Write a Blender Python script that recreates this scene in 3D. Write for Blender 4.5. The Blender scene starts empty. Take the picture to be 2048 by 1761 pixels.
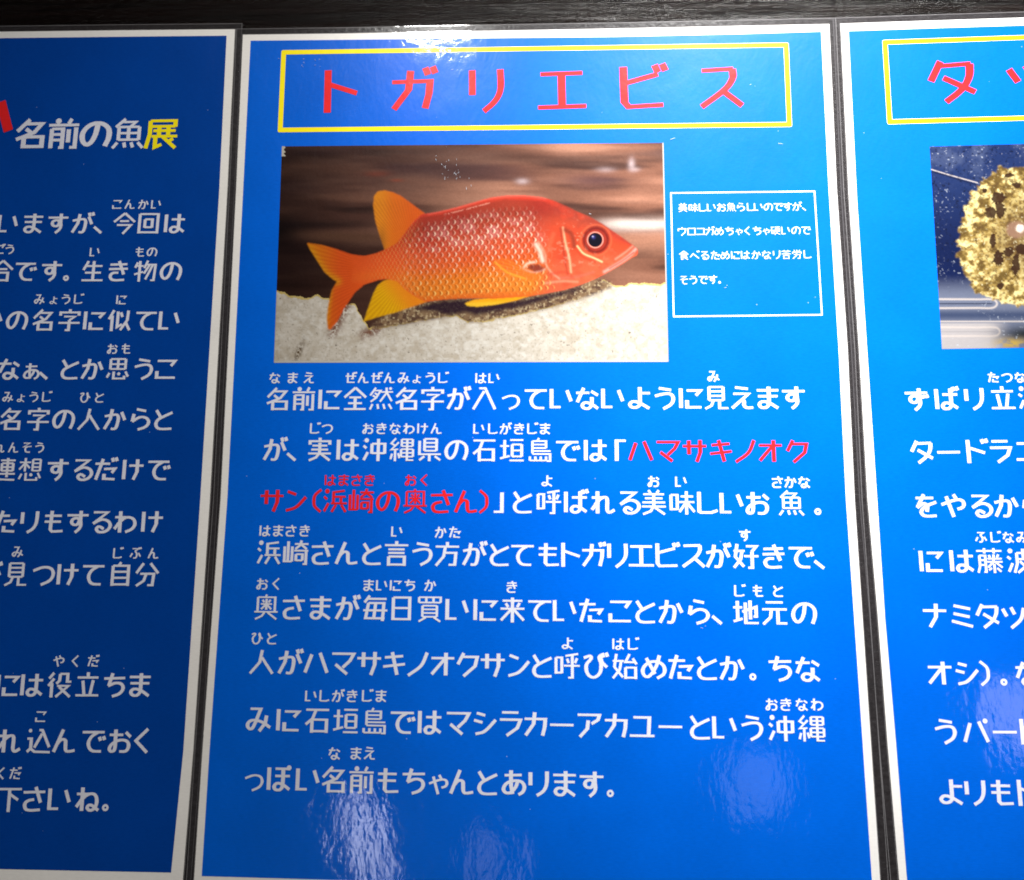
import bpy, math, random
import numpy as np
from mathutils import Matrix, Vector

# ------------------------------------------------------------------ camera, light, exposure
scene = bpy.context.scene
col = scene.collection
FOC = 1600.0
CW, CH = 2048.0, 1761.0
LOC = np.array([0.0041263, -0.2564909, 1.3559735])
ROT = np.array([[0.9991785712950894, -0.0013698534542883056, 0.040500693404177474],
                [0.03981888843794652, -0.1524202565061443, -0.9875133019510003],
                [0.0075258745851746744, 0.9883148227670767, -0.1522405080903676]])
cam_data = bpy.data.cameras.new('camera')
cam_data.sensor_fit = 'HORIZONTAL'
cam_data.sensor_width = 36.0
cam_data.lens = FOC / CW * 36.0
cam_data.clip_start = 0.01
cam_data.clip_end = 50
cam = bpy.data.objects.new('camera', cam_data)
col.objects.link(cam)
m4 = Matrix.Identity(4)
for i in range(3):
    for j in range(3):
        m4[i][j] = ROT[i][j]
    m4[i][3] = LOC[i]
cam.matrix_world = m4
scene.camera = cam

world = bpy.data.worlds.new("World")
scene.world = world
world.use_nodes = True
world.node_tree.nodes['Background'].inputs[0].default_value = (0.55, 0.6, 0.75, 1)
world.node_tree.nodes['Background'].inputs[1].default_value = 0.012

scene.view_settings.view_transform = 'Standard'
scene.view_settings.look = 'None'
scene.view_settings.gamma = 1.0
scene.view_settings.exposure = 0.0
scene.cycles.use_denoising = True
scene.cycles.filter_width = 1.8


def aim(o, target):
    d = Vector(target) - o.location
    o.rotation_euler = d.to_track_quat('-Z', 'Y').to_euler()


def spot(name, loc, target, power, size, blend, radius, color=(1, 1, 1)):
    d = bpy.data.lights.new(name, 'SPOT')
    d.energy = power; d.spot_size = math.radians(size); d.spot_blend = blend
    d.shadow_soft_size = radius; d.color = color
    o = bpy.data.objects.new(name, d); col.objects.link(o)
    o.location = loc; aim(o, target)
    return o


def lamp(name, loc, target, power, sx, sy, color=(1, 1, 1), roll=0.0):
    d = bpy.data.lights.new(name, 'AREA')
    d.shape = 'ELLIPSE'; d.size = sx; d.size_y = sy
    d.energy = power; d.color = color
    o = bpy.data.objects.new(name, d); col.objects.link(o)
    o.location = loc; aim(o, target)
    o.rotation_euler.rotate_axis('Z', roll)
    return o


# the exhibition spotlight above right, added core and fill spots beside it, and three ceiling lamps behind the viewer
spot('exhibition_and_fill_spot', (0.266, -0.905, 2.597), (0.156, 0, 1.566), 335, 20.2, 1.0, 0.03, (1, 0.99, 0.97))
spot('exhibition_and_fill_spot', (0.300, -0.88, 2.62), (0.093, 0, 1.508), 190, 9.6, 1.0, 0.02, (1, 0.99, 0.97))  # added narrow spot, brightens the core of the light pool
spot('exhibition_and_fill_spot', (0.291, -0.646, 2.398), (-0.036, 0, 1.433), 51, 21.5, 1.0, 0.03, (1.0, 0.945, 0.86))  # added warm fill, lifts the left and middle of the posters
lamp('track_lamp', (-0.125, -0.60, 1.998), (-0.03, 0, 1.54), 2.6, 0.075, 0.055, (1, 0.98, 0.95))


def mirror_lamp(name, foot, out, power, sx, sy, color, roll=0.0):
    fx, fz = LOC[0], LOC[2]
    k = out / 0.2565
    lamp(name, (foot[0] + (foot[0] - fx) * k, -out, foot[1] + (foot[1] - fz) * k), (foot[0], 0, foot[1]), power, sx, sy, color, roll)


mirror_lamp('ceiling_lamp', (-0.049, 1.272), 1.6, 0.28, 0.055, 0.22, (0.82, 0.84, 1.0), 0.35)
mirror_lamp('ceiling_lamp', (0.068, 1.292), 1.6, 0.06, 0.13, 0.15, (0.72, 0.78, 1.0), -0.3)
mirror_lamp('ceiling_lamp', (-0.012, 1.268), 1.6, 0.028, 0.07, 0.12, (0.7, 0.72, 1.0), 0.0)
mirror_lamp('ceiling_lamp', (0.146, 1.310), 1.6, 0.16, 0.10, 0.18, (0.9, 0.82, 1.0), 0.4)

# ------------------------------------------------------------------ helpers
def at(px, py, y=0.0):
    """point of the wall plane (at depth y) seen at photo position px, py"""
    px = np.asarray(px, float); py = np.asarray(py, float)
    d = np.stack([(px - CW / 2) / FOC, -(py - CH / 2) / FOC, -np.ones_like(px)], -1) @ ROT.T
    t = (0.0 - LOC[1]) / d[..., 1]
    p = LOC + d * t[..., None]
    p[..., 1] = y
    return p


def setp(o, label=None, cat=None, group=None, kind=None):
    if label: o['label'] = label
    if cat: o['category'] = cat
    if group: o['group'] = group
    if kind: o['kind'] = kind
    return o


def mesh_obj(name, verts, faces, mat, parent=None):
    me = bpy.data.meshes.new(name)
    me.from_pydata([tuple(map(float, v)) for v in verts], [], faces)
    me.materials.append(mat)
    o = bpy.data.objects.new(name, me)
    col.objects.link(o)
    if parent is not None: o.parent = parent
    return o


def empty(name, loc, label, cat, group=None):
    o = bpy.data.objects.new(name, None); col.objects.link(o)
    o.empty_display_size = 0.02
    setp(o, label, cat, group)
    return o


# ------------------------------------------------------------------ materials
def add(nt, kind, **kw):
    n = nt.nodes.new(kind)
    for k, v in kw.items():
        if hasattr(n, k): setattr(n, k, v)
    return n


def film_normal():
    """the surface of the laminating film: orange peel, soft dents, scratches (position in the world)"""
    g = bpy.data.node_groups.new('film_surface', 'ShaderNodeTree')
    g.interface.new_socket('Normal', in_out='OUTPUT', socket_type='NodeSocketVector')
    g.interface.new_socket('Gloss', in_out='OUTPUT', socket_type='NodeSocketFloat')
    out = add(g, 'NodeGroupOutput')
    geo = add(g, 'ShaderNodeNewGeometry')
    mp = add(g, 'ShaderNodeMapping'); g.links.new(geo.outputs['Position'], mp.inputs[0])
    mp.inputs['Scale'].default_value = (1, 0, 1)

    def noise(scale, detail, rough=0.5, dist=0.0, sx=1, sz=1):
        m = add(g, 'ShaderNodeMapping'); m.inputs['Scale'].default_value = (sx, 1, sz)
        g.links.new(mp.outputs[0], m.inputs[0])
        n = add(g, 'ShaderNodeTexNoise')
        n.inputs['Scale'].default_value = scale; n.inputs['Detail'].default_value = detail
        n.inputs['Roughness'].default_value = rough; n.inputs['Distortion'].default_value = dist
        g.links.new(m.outputs[0], n.inputs['Vector'])
        return n
    big = noise(16, 2, 0.5, 0.6)
    mid = noise(75, 3, 0.55, 0.4, 1.4, 0.8)
    fine = noise(520, 3, 0.6, 0.3, 1.3, 0.7)
    last = None
    for n, dist in ((big, BUMP[0]), (mid, BUMP[1]), (fine, BUMP[2])):
        b = add(g, 'ShaderNodeBump'); b.inputs['Strength'].default_value = 1.0
        b.inputs['Distance'].default_value = dist
        g.links.new(n.outputs[0], b.inputs['Height'])
        if last: g.links.new(last.outputs[0], b.inputs['Normal'])
        last = b
    r = add(g, 'ShaderNodeMapRange'); r.inputs[1].default_value = 0.35; r.inputs[2].default_value = 0.7
    r.inputs[3].default_value = 0.03; r.inputs[4].default_value = 0.07
    g.links.new(mid.outputs[0], r.inputs[0])
    g.links.new(last.outputs[0], out.inputs['Normal'])
    g.links.new(r.outputs[0], out.inputs['Gloss'])
    return g


BUMP = (0.00034, 0.000110, 0.000020)
FILM = film_normal()


def printed(name, color, var=0.06, attr=None, coat=1.0, fleck=0.0):
    m = bpy.data.materials.new(name); m.use_nodes = True
    nt = m.node_tree; b = nt.nodes['Principled BSDF']
    geo = add(nt, 'ShaderNodeNewGeometry')
    mp = add(nt, 'ShaderNodeMapping'); mp.inputs['Scale'].default_value = (1, 0, 1)
    nt.links.new(geo.outputs['Position'], mp.inputs[0])
    mp2 = add(nt, 'ShaderNodeMapping'); mp2.inputs['Scale'].default_value = (0.35, 1, 1.6)
    nt.links.new(mp.outputs[0], mp2.inputs[0])
    n1 = add(nt, 'ShaderNodeTexNoise'); n1.inputs['Scale'].default_value = 1500; n1.inputs['Detail'].default_value = 1
    n2 = add(nt, 'ShaderNodeTexNoise'); n2.inputs['Scale'].default_value = 45; n2.inputs['Detail'].default_value = 3
    nt.links.new(mp2.outputs[0], n1.inputs['Vector']); nt.links.new(mp.outputs[0], n2.inputs['Vector'])
    s = add(nt, 'ShaderNodeMath', operation='ADD'); nt.links.new(n1.outputs[0], s.inputs[0]); nt.links.new(n2.outputs[0], s.inputs[1])
    r = add(nt, 'ShaderNodeMapRange'); r.inputs[1].default_value = 0.6; r.inputs[2].default_value = 1.4
    r.inputs[3].default_value = 1 - var * 2; r.inputs[4].default_value = 1 + var * 2
    nt.links.new(s.outputs[0], r.inputs[0])
    mul = add(nt, 'ShaderNodeMix', data_type='RGBA', blend_type='MULTIPLY')
    mul.inputs['Factor'].default_value = 1
    if attr:
        a = add(nt, 'ShaderNodeVertexColor', layer_name=attr)
        nt.links.new(a.outputs['Color'], mul.inputs['A'])
    else:
        mul.inputs['A'].default_value = (*color, 1)
    nt.links.new(r.outputs[0], mul.inputs['B'])
    last = mul.outputs['Result']
    if fleck > 0:   # tiny specks of dust caught under the film
        v = add(nt, 'ShaderNodeTexVoronoi'); v.inputs['Scale'].default_value = 420
        v.inputs['Randomness'].default_value = 1
        nt.links.new(mp.outputs[0], v.inputs['Vector'])
        lt = add(nt, 'ShaderNodeMath', operation='LESS_THAN'); lt.inputs[1].default_value = 0.065
        nt.links.new(v.outputs['Distance'], lt.inputs[0])
        sep = add(nt, 'ShaderNodeSeparateColor'); nt.links.new(v.outputs['Color'], sep.inputs[0])
        gt = add(nt, 'ShaderNodeMath', operation='GREATER_THAN'); gt.inputs[1].default_value = 0.965
        nt.links.new(sep.outputs[0], gt.inputs[0])
        mm = add(nt, 'ShaderNodeMath', operation='MULTIPLY'); nt.links.new(lt.outputs[0], mm.inputs[0]); nt.links.new(gt.outputs[0], mm.inputs[1])
        m3 = add(nt, 'ShaderNodeMath', operation='MULTIPLY'); nt.links.new(mm.outputs[0], m3.inputs[0]); m3.inputs[1].default_value = fleck
        mx = add(nt, 'ShaderNodeMix', data_type='RGBA')
        nt.links.new(m3.outputs[0], mx.inputs['Factor']); nt.links.new(last, mx.inputs['A'])
        mx.inputs['B'].default_value = (0.55, 0.65, 0.8, 1)
        last = mx.outputs['Result']
    nt.links.new(last, b.inputs['Base Color'])
    b.inputs['Roughness'].default_value = 0.27
    b.inputs['Specular IOR Level'].default_value = 0.09
    b.inputs['Coat Weight'].default_value = coat
    b.inputs['Coat IOR'].default_value = 1.5
    gr = add(nt, 'ShaderNodeGroup'); gr.node_tree = FILM
    nt.links.new(gr.outputs['Normal'], b.inputs['Coat Normal'])
    nt.links.new(gr.outputs['Normal'], b.inputs['Normal'])
    nt.links.new(gr.outputs['Gloss'], b.inputs['Coat Roughness'])
    return m


M_PAPER = printed('white_paper', (0.78, 0.765, 0.74), 0.03)
M_BLUE = printed('blue_ink', (0.0, 0.107, 0.61), 0.05, fleck=0.5)
M_BLUE_DARK = printed('deep_blue_ink', (0.0, 0.046, 0.29), 0.05, fleck=0.35)
M_WHITE = printed('white_lettering', (0.67, 0.68, 0.77), 0.04)
M_RED = printed('red_ink', (0.74, 0.018, 0.020), 0.04)
M_YELLOW = printed('yellow_ink', (0.90, 0.76, 0.010), 0.03)
M_PALE = printed('pale_yellow_ink', (0.80, 0.78, 0.45), 0.03)
M_PIC = printed('photo_print', None, 0.03, attr='print')


def wall_material():
    m = bpy.data.materials.new('dark_wall_panel'); m.use_nodes = True
    nt = m.node_tree; b = nt.nodes['Principled BSDF']
    geo = add(nt, 'ShaderNodeNewGeometry')
    mp = add(nt, 'ShaderNodeMapping'); mp.inputs['Scale'].default_value = (6, 0, 160)
    nt.links.new(geo.outputs['Position'], mp.inputs[0])
    n = add(nt, 'ShaderNodeTexNoise'); n.inputs['Scale'].default_value = 3; n.inputs['Detail'].default_value = 8
    n.inputs['Distortion'].default_value = 1.2; n.inputs['Roughness'].default_value = 0.65
    nt.links.new(mp.outputs[0], n.inputs['Vector'])
    cr = add(nt, 'ShaderNodeValToRGB')
    cr.color_ramp.elements[0].position = 0.35; cr.color_ramp.elements[0].color = (0.0012, 0.001, 0.001, 1)
    cr.color_ramp.elements[1].position = 0.75; cr.color_ramp.elements[1].color = (0.0055, 0.0022, 0.0016, 1)
    nt.links.new(n.outputs[0], cr.inputs[0]); nt.links.new(cr.outputs[0], b.inputs['Base Color'])
    mp2 = add(nt, 'ShaderNodeMapping'); mp2.inputs['Scale'].default_value = (60, 0, 900)
    nt.links.new(geo.outputs['Position'], mp2.inputs[0])
    n2 = add(nt, 'ShaderNodeTexNoise'); n2.inputs['Scale'].default_value = 2.5; n2.inputs['Detail'].default_value = 4
    nt.links.new(mp2.outputs[0], n2.inputs['Vector'])
    b1 = add(nt, 'ShaderNodeBump'); b1.inputs['Strength'].default_value = 1; b1.inputs['Distance'].default_value = 0.0006
    b2 = add(nt, 'ShaderNodeBump'); b2.inputs['Strength'].default_value = 1; b2.inputs['Distance'].default_value = 0.00018
    nt.links.new(n.outputs[0], b1.inputs['Height']); nt.links.new(n2.outputs[0], b2.inputs['Height'])
    nt.links.new(b1.outputs[0], b2.inputs['Normal']); nt.links.new(b2.outputs[0], b.inputs['Normal'])
    b.inputs['Roughness'].default_value = 0.18
    b.inputs['Specular IOR Level'].default_value = 0.045
    return m


M_WALL = wall_material()


def film_material():
    m = bpy.data.materials.new('clear_film'); m.use_nodes = True
    nt = m.node_tree; b = nt.nodes['Principled BSDF']; out = nt.nodes['Material Output']
    b.inputs['Base Color'].default_value = (0.065, 0.060, 0.064, 1)
    b.inputs['Roughness'].default_value = 0.22
    b.inputs['Specular IOR Level'].default_value = 0.4
    geo = add(nt, 'ShaderNodeNewGeometry')
    mp = add(nt, 'ShaderNodeMapping'); mp.inputs['Scale'].default_value = (1, 0, 1)
    nt.links.new(geo.outputs['Position'], mp.inputs[0])
    n = add(nt, 'ShaderNodeTexNoise'); n.inputs['Scale'].default_value = 700; n.inputs['Detail'].default_value = 3
    nt.links.new(mp.outputs[0], n.inputs['Vector'])
    bp = add(nt, 'ShaderNodeBump'); bp.inputs['Strength'].default_value = 1; bp.inputs['Distance'].default_value = 0.00006
    nt.links.new(n.outputs[0], bp.inputs['Height']); nt.links.new(bp.outputs[0], b.inputs['Normal'])
    tr = add(nt, 'ShaderNodeBsdfTransparent'); tr.inputs[0].default_value = (0.9, 0.9, 0.92, 1)
    mx = add(nt, 'ShaderNodeMixShader')
    r = add(nt, 'ShaderNodeMapRange'); r.inputs[1].default_value = 0.3; r.inputs[2].default_value = 0.7
    r.inputs[3].default_value = 0.22; r.inputs[4].default_value = 0.42
    nt.links.new(n.outputs[0], r.inputs[0]); nt.links.new(r.outputs[0], mx.inputs[0])
    nt.links.new(tr.outputs[0], mx.inputs[1]); nt.links.new(b.outputs[0], mx.inputs[2]); nt.links.new(mx.outputs[0], out.inputs[0])
    return m


M_FILM = film_material()
M_RIM = printed('film_rim', (0.13, 0.125, 0.13), 0.1)

# ------------------------------------------------------------------ the wall
W0 = mesh_obj('wall', [(-1.1, 0, 0.7), (1.1, 0, 0.7), (1.1, 0, 2.2), (-1.1, 0, 2.2), (-1.1, 0.02, 0.7), (1.1, 0.02, 0.7), (1.1, 0.02, 2.2), (-1.1, 0.02, 2.2)],
              [(0, 1, 2, 3), (5, 4, 7, 6), (0, 4, 5, 1), (1, 5, 6, 2), (2, 6, 7, 3), (3, 7, 4, 0)], M_WALL)
setp(W0, kind='structure')

# ------------------------------------------------------------------ glyphs: strokes on a 100 x 100 square, drawn with a broad-nib pen
DAK = ';76,2 82,18;91,0 97,15'
DAKM = ';74,36 80,50;90,33 96,47'
G = {
 'あ': '16,24 80,22;40,6 40,60 46,90;~66,40 58,64 40,84 22,86 12,74 22,54 50,43 78,46 90,62 84,82 68,92',
 'い': '10,12 10,86 46,86;72,18 88,62',
 'う': '28,10 76,18;~12,42 50,33 76,36 84,54 74,76 44,94',
 'え': '24,8 74,14;16,34 76,34 10,92;~44,60 56,62 57,80 66,90 92,90',
 'お': '8,28 62,28;~32,8 32,50 30,84 18,90 10,80 20,62 50,48 78,52 86,70 76,88 50,90;72,18 92,36',
 'か': '~6,38 46,31 60,34 64,50 58,84 50,91 36,90;36,8 30,50 8,92;76,20 92,54',
 'き': '12,22 86,20;8,42 90,40;50,6 74,66;~50,58 26,60 16,74 28,90 78,90',
 'く': '72,6 26,50 72,94',
 'け': '14,10 14,90;34,34 94,34;68,8 68,60 54,92',
 'こ': '12,16 86,16 70,38;12,60 12,88 90,88',
 'さ': '6,26 92,24;54,6 76,64;~50,52 24,58 14,72 24,90 76,90',
 'し': '20,8 20,84 26,88 66,88 90,80',
 'す': '6,24 94,24;~58,44 48,62 28,58 28,42 48,36 62,48;~62,6 62,40 64,66 58,80 42,94',
 'せ': '6,36 94,36;26,10 26,88 84,88;68,8 68,58 52,58',
 'そ': '20,12 76,12 20,46 92,40;~56,42 40,58 42,80 56,90 82,90',
 'た': '6,26 68,26;38,6 12,92;44,48 90,46 78,64;46,68 46,88 92,90',
 'ち': '8,26 92,24;42,6 28,54;~26,54 56,43 80,48 86,66 72,84 44,94',
 'つ': '~8,36 50,22 82,28 92,50 80,74 44,92',
 'て': '6,18 94,18;~68,18 42,36 32,62 46,86 84,90',
 'と': '20,12 42,46;~88,22 50,40 26,56 22,76 36,90 88,90',
 'な': '6,28 58,28;36,8 10,66;66,22 92,38;~68,46 66,78 54,92 36,90 30,78 42,68 66,74 92,92',
 'に': '12,12 12,90;36,20 90,20 72,40;36,60 36,88 92,88',
 'ね': '28,8 28,94;6,32 40,32 6,80;~20,58 50,34 76,34 86,56 80,82 62,92 50,82 62,72 94,92',
 'の': '~54,18 46,60 28,84 12,74 10,46 30,22 60,16 86,32 90,60 80,90',
 'は': '12,10 12,90;36,32 94,32;~68,8 68,60 66,80 54,90 38,88 34,76 46,66 68,72 92,88',
 'ひ': '~6,20 34,16 16,46 20,78 42,92 66,76 72,44 66,14 76,36 94,54',
 'ふ': '22,12 76,12 44,32;~46,32 62,56 56,86 34,90;24,50 6,82;76,48 94,78',
 'へ': '6,68 36,32 94,82',
 'ほ': '12,10 12,90;36,14 92,14;36,40 92,40;~66,14 66,60 64,80 54,90 38,88 34,76 46,66 68,72 92,88',
 'ま': '8,20 92,20;12,44 88,44;~54,6 54,60 52,78 40,90 22,88 16,76 28,66 54,71 88,92',
 'み': '14,12 54,12 36,62;~36,62 22,86 8,80 8,64 26,54 60,60 94,80;78,36 74,64 52,94',
 'め': '~72,8 58,50 30,86 12,80 10,56 34,34 66,32 88,48 88,74 62,92;22,18 54,76',
 'も': '40,6 38,82 46,90 90,88;12,26 82,26;12,50 80,50',
 'や': '~6,46 60,28 86,30 92,46 84,58 66,64;54,6 66,26;26,14 50,94',
 'よ': '54,30 94,30;~54,6 54,60 52,78 38,88 20,86 14,74 28,64 54,71 90,92',
 'ら': '34,8 74,16;24,28 18,60;~18,60 50,42 78,46 88,64 76,82 44,94',
 'り': '18,12 18,58;~80,8 78,54 66,78 42,94',
 'る': '18,12 76,12 18,58;~18,58 52,42 80,48 90,68 74,88 46,92 34,80 44,70 64,80',
 'れ': '28,8 28,94;6,32 40,32 6,80;~18,60 44,34 62,32 66,46 66,82 74,90 94,80',
 'わ': '28,8 28,94;6,32 40,32 6,80;~18,60 50,34 80,38 90,60 78,80 52,92',
 'を': '12,20 80,20;44,6 16,58;~16,58 40,42 54,50 52,74;~90,36 44,56 30,76 42,90 88,90',
 'ん': '42,8 8,92;~16,68 36,46 52,48 54,60 56,84 64,90 92,86',
 'ア': '8,14 90,14 84,32 60,46;48,34 44,64 16,94',
 'ウ': '50,6 50,22;12,46 12,22 88,22 80,60 42,94',
 'エ': '8,16 92,16;50,16 50,88;2,88 98,88',
 'オ': '6,28 94,28;62,8 62,92;60,28 8,88',
 'カ': '8,32 86,32 84,60 76,92;46,8 42,50 12,92',
 'キ': '14,28 84,22;8,62 92,52;42,8 62,92',
 'ク': '34,8 12,50;28,22 86,22 78,56 34,94',
 'コ': '12,20 84,20 84,84;6,84 96,84',
 'サ': '4,32 96,32;28,10 28,64;72,8 72,56 58,94',
 'シ': '20,14 52,22;10,40 42,48;~16,90 50,80 92,38',
 'ス': '14,12 78,10;~76,10 76,30 60,54 10,92;52,56 92,92',
 'タ': '32,6 10,48;26,16 88,14;~86,14 82,42 66,68 34,94;34,42 90,76',
 'ツ': '10,22 24,50;42,16 54,42;~90,18 76,60 38,94',
 'ト': '22,4 22,96;22,34 86,56',
 'ナ': '6,32 94,32;56,6 54,56 30,94',
 'ノ': '~84,8 62,56 12,94',
 'ハ': '30,20 6,88;62,14 92,88',
 'ヒ': '14,4 14,80 22,90 90,88;14,40 82,22',
 'マ': '6,16 90,16 76,42 48,68;20,56 66,92',
 'ミ': '22,12 84,24;20,42 80,54;12,70 90,90',
 'ユ': '18,20 78,20 74,86;4,86 96,86',
 'ラ': '18,10 80,10;10,36 88,36 76,66 36,94',
 'リ': '18,6 18,60;~82,6 82,50 70,74 44,96',
 'ロ': '14,18 14,90;14,18 86,18 86,90;14,86 86,86',
 'ン': '18,14 52,26;~14,90 54,76 92,36',
 'ー': '6,52 94,52',
 '、': '32,66 66,94', '。': 'O50,82,13',
 '「': '38,92 38,12 74,12', '」': '28,90 60,90 60,14',
 '（': '~68,6 44,28 40,50 44,72 68,94', '）': '~32,6 56,28 60,50 56,72 32,94',
 # kanji, drawn with a finer nib
 '名': '44,4 8,42;34,18 82,18 60,46 6,68;34,34 52,48;30,60 30,96;30,60 86,60 86,96;30,91 86,91',
 '前': 'o32,9,9;72,2 64,18;4,22 96,22;14,34 14,96;14,34 48,34 48,94 38,94;14,52 48,52;14,70 48,70;66,36 66,78;88,30 88,94 72,94',
 '全': '50,4 6,44;50,4 94,44;26,44 74,44;22,68 78,68;50,44 50,92;6,92 94,92',
 '然': '28,4 6,36;22,16 48,16 30,46 8,62;24,26 36,34;16,36 28,44;50,22 98,22;72,4 72,26 46,62;74,26 94,60;o88,8,6;16,72 6,94;36,72 40,92;60,72 66,92;82,72 94,92',
 '字': '50,2 50,14;10,30 10,16 90,16 90,30;26,34 74,34 50,50;50,50 50,94 34,94;4,62 96,62',
 '入': '30,8 54,8 94,94;50,20 6,94',
 '見': '22,6 78,6;22,6 22,60;78,6 78,60;22,24 78,24;22,42 78,42;22,60 78,60;38,62 30,82 6,94;62,62 62,92 96,92',
 '実': '50,2 50,14;10,30 10,16 90,16 90,30;20,34 80,34;16,50 84,50;4,66 96,66;50,22 50,64 36,82 8,94;54,66 92,94',
 '沖': 'o18,12,9;6,34 18,44;24,60 8,92;40,26 40,66;40,26 92,26 92,66;40,64 92,64;66,6 66,96',
 '縄': '26,4 8,24 24,34;38,20 8,50 36,48;24,50 24,96;12,66 6,88;36,64 42,84;50,8 94,8;50,8 50,36;94,8 94,36;50,22 94,22;50,36 94,36;48,48 48,78;96,48 96,78;48,48 96,48;48,63 96,63;48,78 96,78;72,8 72,92 98,92',
 '県': '30,6 30,54;78,6 78,54;30,6 78,6;30,22 78,22;30,38 78,38;30,54 78,54;10,14 10,68 96,68;50,68 50,96;30,76 10,92;72,76 94,92',
 '石': '6,12 94,12;44,12 32,44 6,66;30,48 30,96;30,48 86,48 86,96;30,90 86,90',
 '垣': '4,34 40,34;22,10 22,78;4,84 42,74;44,10 96,10;42,92 98,92;52,28 52,76;90,28 90,76;52,28 90,28;52,52 90,52;52,76 90,76',
 '島': '48,2 42,12;22,14 22,64;22,14 76,14 76,42;22,28 76,28;22,42 76,42;22,54 94,54;22,66 92,66 92,94 78,94;12,76 12,92;12,92 76,92;34,76 34,92;55,76 55,92;76,76 76,92',
 '浜': 'o18,12,9;6,34 18,44;24,60 8,92;88,10 44,16 44,56;46,34 92,34;74,34 74,56;34,60 98,60;54,66 38,94;76,66 94,94',
 '崎': '18,6 18,82;4,26 4,84 34,84;34,26 34,84;44,16 98,16;70,2 66,20 46,36;72,20 92,36;42,42 98,42;50,56 50,82;50,56 76,56 76,80;50,80 76,80;90,44 90,94 78,94',
 '奥': '50,2 46,12;16,12 16,66;16,12 84,12 84,66;28,38 72,38;50,18 50,60;34,22 42,32;66,22 58,32;46,42 30,58;54,42 70,58;4,68 96,68;44,70 34,84 8,96;56,70 92,96',
 '呼': '8,20 8,80;8,20 30,20 30,78;8,76 30,76;92,6 44,14;50,24 56,40;88,22 80,40;38,50 98,50;70,12 70,94 54,94',
 '美': '30,2 38,14;70,2 62,14;10,18 90,18;16,34 84,34;6,50 94,50;50,18 50,66;4,66 96,66;48,66 38,84 8,96;54,70 92,96',
 '味': '8,20 8,80;8,20 32,20 32,78;8,76 32,76;46,26 94,26;38,48 98,48;68,6 68,96;66,50 40,86;70,50 98,86',
 '魚': '38,2 10,28;32,12 70,12 54,28;20,28 20,70;82,28 82,70;20,28 82,28;50,28 50,70;20,48 82,48;20,69 82,69;18,78 4,96;38,78 42,94;60,78 66,94;80,78 96,96',
 '言': '50,2 50,16;4,18 96,18;18,34 82,34;18,48 82,48;20,62 20,98;20,62 82,62 82,98;20,93 82,93',
 '方': '50,4 50,20;4,22 96,22;42,24 36,60 6,96;38,46 84,46 80,92 56,92',
 '好': '18,4 10,52 42,90;4,30 46,30;36,30 30,62 4,94;52,12 92,12 72,34;44,50 98,50;74,34 74,94 58,94',
 '毎': '28,2 8,28;22,14 94,14;24,30 14,88 88,88;24,30 84,30 80,98;4,58 98,58;52,30 46,88',
 '日': '18,8 18,94;18,8 82,8 82,94;18,48 82,48;18,90 82,90',
 '買': '8,6 92,6 92,26;8,6 8,26;8,26 92,26;36,6 36,26;64,6 64,26;22,38 78,38;22,38 22,80;78,38 78,80;22,52 78,52;22,66 78,66;22,80 78,80;36,82 8,98;66,82 92,98',
 '来': '12,16 88,16;24,26 34,40;78,24 68,40;4,46 96,46;50,4 50,98;46,48 6,90;54,48 94,90',
 '地': '4,32 38,32;20,8 20,78;4,84 38,74;38,48 90,30 90,66 80,66;68,6 68,76;50,14 50,90 98,90',
 '元': '18,12 82,12;4,38 96,38;38,38 34,68 6,94;62,38 62,90 96,90',
 '人': '50,6 42,52 6,94;50,34 94,94',
 '始': '18,4 10,52 42,90;4,30 46,30;36,30 30,62 4,94;68,4 52,34 88,34;80,20 94,42;52,54 52,96;52,54 90,54 90,96;52,91 90,91',
 '今': '50,4 4,44;50,4 96,44;30,40 70,40;18,58 80,58 46,98',
 '回': '10,8 10,96;10,8 90,8 90,96;10,91 90,91;34,32 34,70;34,32 66,32 66,70;34,68 66,68',
 '合': '50,4 4,44;50,4 96,44;28,42 72,42;24,58 24,98;24,58 76,58 76,98;24,92 76,92',
 '生': '28,6 8,46;20,28 90,28;52,6 52,92;16,58 86,58;4,92 96,92',
 '物': '16,12 6,36;10,28 42,28;26,6 26,98;4,66 42,54;60,4 46,38;54,22 94,22 90,92 76,92;68,24 46,62;82,24 54,88',
 '似': '24,6 4,46;18,30 18,98;42,12 42,80 62,68;54,16 62,36;86,8 84,50 56,94;78,60 96,94',
 '思': '18,8 18,52;82,8 82,52;18,8 82,8;50,8 50,50;18,30 82,30;18,51 82,51;16,68 6,88;34,62 34,92 80,92 80,80;o56,72,7;84,62 96,84',
 '連': '10,8 20,18;4,40 20,40 20,76 6,92;20,80 36,91 98,93;34,12 96,12;64,2 64,82;40,24 88,24;40,24 40,56;88,24 88,56;40,40 88,40;40,55 88,55;32,68 98,68',
 '想': '4,20 52,20;28,2 28,58;26,24 4,50;30,26 48,44;60,8 60,56;92,8 92,56;60,8 92,8;60,24 92,24;60,40 92,40;60,55 92,55;16,68 6,90;34,64 34,93 80,93 80,82;o56,72,7;84,64 96,86',
 '自': '50,2 42,14;18,16 18,96;18,16 82,16 82,96;18,40 82,40;18,64 82,64;18,90 82,90',
 '分': '34,6 6,46;62,6 96,46;22,48 78,48 74,93 54,93;46,50 38,76 8,96',
 '役': '24,4 6,26;26,26 4,54;18,44 18,98;50,8 48,34 36,46;50,8 80,8 80,38 96,38;40,54 86,54 36,96;48,58 94,96',
 '立': '50,2 50,20;8,22 92,22;30,34 38,86;72,32 62,86;4,90 96,90',
 '込': 'o14,12,7;4,42 20,42 20,78 6,92;20,80 36,91 98,93;50,10 62,10 94,74;62,24 34,76',
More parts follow.
